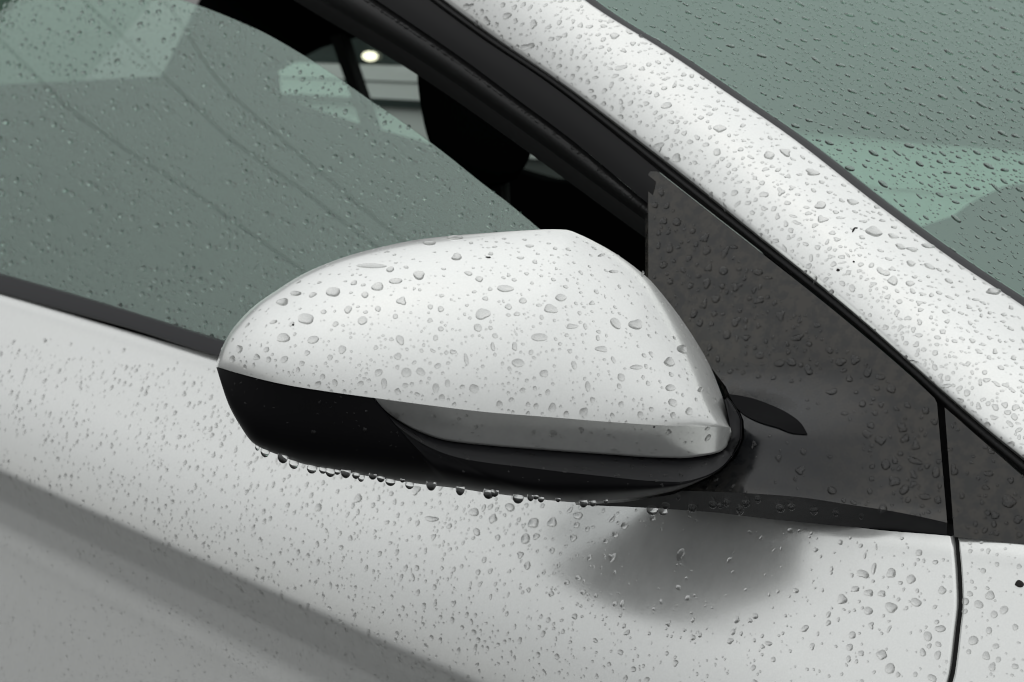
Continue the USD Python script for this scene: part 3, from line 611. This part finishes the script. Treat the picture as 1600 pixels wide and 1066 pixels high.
for S_, L_, key in ((hS, HANG, 'hang_housing'), (aS, HARM, 'hang_foot')):
    T_ = cKDTree(S_.q)
    for x, y, rp in L_:
        i = T_.query((x, y - rp * .35))[1]; P_ = S_.P[i]; R_ = rp * np.linalg.norm(P_ - EYE) / FPX
        z = bv[:, 2]; wdt = np.where(z > 0, 1 - .15 * z, 1.0)
        v_ = np.c_[bv[:, 0] * wdt, bv[:, 1] * wdt, np.where(z < 0, z * 1.12, z)] * R_ * A([1, 1, rng.uniform(.85, 1.5)]) * rng.uniform(.85, 1.1, 3) + P_ + DOWN * R_ * .35
        singles.append((float(rp * 2 + 60), v_, bf, key, ''))

NAMES = {'cap': ('silver mirror cap', 'raindrops on the mirror cap'), 'facet': ('mirror cap underside', 'raindrops on the lower edge of the mirror cap'),
 'door': ('silver front door', 'raindrops on the front door'), 'fender': ('silver fender', 'raindrops on the fender'), 'pillar': ('silver windscreen pillar', 'raindrops on the windscreen pillar'),
 'sail': ('black sail panel', 'raindrops on the sail panel'), 'triangle': ('small black corner trim', 'raindrops on the corner trim'), 'window': ('half lowered side window', 'raindrops on the side window'),
 'windscreen': ('wet windscreen', 'raindrops on the windscreen'), 'lip': ('black mirror lip', 'raindrops on the lip'), 'housing': ('black lower mirror housing', 'raindrops on the lower housing'),
 'hang_housing': ('underside of the mirror housing', 'raindrops hanging from the mirror housing'), 'hang_foot': ('underside of the mirror foot', 'raindrops clinging under the mirror foot')}
NTH = ['leftmost', 'second', 'third', 'fourth', 'fifth', 'sixth', 'seventh', 'eighth', 'ninth', 'tenth', 'eleventh', 'twelfth']
NTH += [f'{w}' for w in 'thirteenth fourteenth fifteenth sixteenth seventeenth eighteenth nineteenth twentieth'.split()]
singles.sort(key=lambda t: -t[0])
picked = []
for k, t_ in enumerate(singles):
    q_ = project(t_[1]); lo_, hi_ = q_.min(0), q_.max(0); c_ = (lo_ + hi_) / 2
    seen = 0 < c_[0] < 1600 and 0 < c_[1] < 1066
    if seen and len(picked) < 280: picked.append((t_, c_, hi_ - lo_))
    else: leftovers.setdefault(t_[3], []).append((t_[1], t_[2]))
groups = {}
for t_, c_, wh in picked: groups.setdefault(t_[3], []).append((t_, c_, wh))
for key, members in groups.items():
    where, grp = NAMES[key]; C_ = A([m[1] for m in members]); called = {}
    for m, c_ in zip(members, C_):
        w_, h_ = m[2]; shape = 'wide flat' if w_ > 1.5 * h_ else 'tall narrow' if h_ > 1.35 * w_ else 'round'
        bulk = 'big' if max(w_, h_) > 17 else 'medium' if max(w_, h_) > 12 else 'small'
        if key.startswith('hang'): called.setdefault(('hang',), []).append((c_[0], m)); continue
        u = (C_ < c_).mean(0); row = ('upper', 'middle', 'lower')[min(2, int(u[1] * 3))]; col = ('left', 'middle', 'right')[min(2, int(u[0] * 3))]
        place = 'centre' if row == col == 'middle' else f'{row} {col}' if row != col else row
        called.setdefault((bulk, shape, place), []).append((c_[0], m))
    for what, ms in called.items():
        ms.sort(key=lambda z_: z_[0])
        for n_, (_, m) in enumerate(ms):
            nth = NTH[n_] if n_ < len(NTH) else NTH[len(ms) - 1 - n_] + ' from the right'
            if what[0] == 'hang': lab = f"{nth} {'' if n_ == 0 or n_ >= len(NTH) else 'from left '}dark raindrop hanging from the {where}"
            else:
                lab = f"{what[0]} {what[1]} raindrop, {what[2]} of the {where}"
                if len(ms) > 1: lab = f"{nth} {lab}" if n_ else f"{nth} {lab}"
            put('raindrop', (m[0][1], m[0][2]), WATER, smooth=True, label=lab, category='raindrop', group=grp)
for key, parts in leftovers.items():
    if parts: put('fine_raindrops', join(*parts), WATER, smooth=True, label=f'many small raindrops sprinkled over the {NAMES[key][0]}', category='raindrops', kind='stuff')
print('singles', len(singles), {k: len(v_) for k, v_ in groups.items()})

# ------------------------------------------------------------------ flecks of dirt
DIRT = plain('dark_dirt', (.012, .011, .010), .8, 3000., .4)
def fleck(surf, pts, r, label, cat='dirt fleck', name='dirt_fleck'):
    S_ = Surface(surf, 60000, 5); T_ = cKDTree(S_.q); i = T_.query(A(pts, float))[1]; P_ = S_.P[i] + S_.N[i] * .0002
    sc = np.linalg.norm(P_[0] - EYE) / FPX
    if len(pts) == 1:
        vv = bv * (1 + .35 * (usdkit.meshkit.noise(bv * 2.2, 3)[:, None] - .5)); e1, e2 = frames(S_.N[i]); v_ = P_ + (vv[:, :1] * e1 * 1.1 + vv[:, 1:2] * e2 + vv[:, 2:] * S_.N[i] * .35) * r * sc; f_ = bf
    else: v_, f_ = tube(curve(P_, 12), np.linspace(.5, 1, 12) * np.r_[np.linspace(1, .9, 9), .7, .5, .2] * r * sc, 8)
    put(name, (v_, f_), DIRT, label=label, category=cat)
pg_ = grid(pil)
fleck(pg_, [(1339, 356), (1335, 358), (1332, 364)], 1.9, 'small curved black fleck stuck on the silver pillar')
fleck(pg_, [(1310, 422)], 2.2, 'black speck low on the silver pillar, near its dark seal')
fleck(pg_, [(1333, 410)], 1.4, 'tiny black dot on the pillar below the curved fleck')
fleck(mesh_cap, [(759, 401), (762, 402), (766, 403)], 1.5, 'thin dark fleck near the top of the mirror cap')
fleck(mesh_cap, [(458, 509)], 1.6, 'tiny dark dot at the left of the mirror cap')
fleck(mesh_fac, [(1022, 667)], 1.5, 'tiny black dot on the lower edge line of the mirror cap')
fleck(fm, [(1593, 913)], 5.2, 'dark ragged dirt spot on the fender at the right edge', 'dirt spot', 'dirt_spot')

# ------------------------------------------------------------------ overhead cables that the side window mirrors
def mirrored(p, dist):
    q_ = side(A(p, float), -.012); d = unit(ray(A(p, float))); r_ = d - 2 * (d @ GN)[:, None] * GN
    return q_ + r_ * (dist / np.linalg.norm(r_[:, :2], axis=1))[:, None]
CABLE = plain('cable_sheath', (.02, .02, .02), .6)
for pts, lab in (([(37, 99), (112, 173), (206, 240), (300, 300), (390, 364)], 'lowest of three overhead cables mirrored in the side window'),
                 ([(221, 86), (300, 161), (375, 229), (450, 281), (525, 338)], 'middle one of three overhead cables mirrored in the side window'),
                 ([(285, 41), (349, 135), (431, 210), (506, 274), (596, 349)], 'highest of three overhead cables mirrored in the side window')):
    m_ = mirrored(pts, 7.0); m_ = np.vstack([m_[0] * 5 - m_[1] * 4, m_, m_[-1] * 5 - m_[-2] * 4])
    put('overhead_cable', tube(curve(m_, 40), .0028), CABLE, label=lab, category='cable', group='overhead cables')
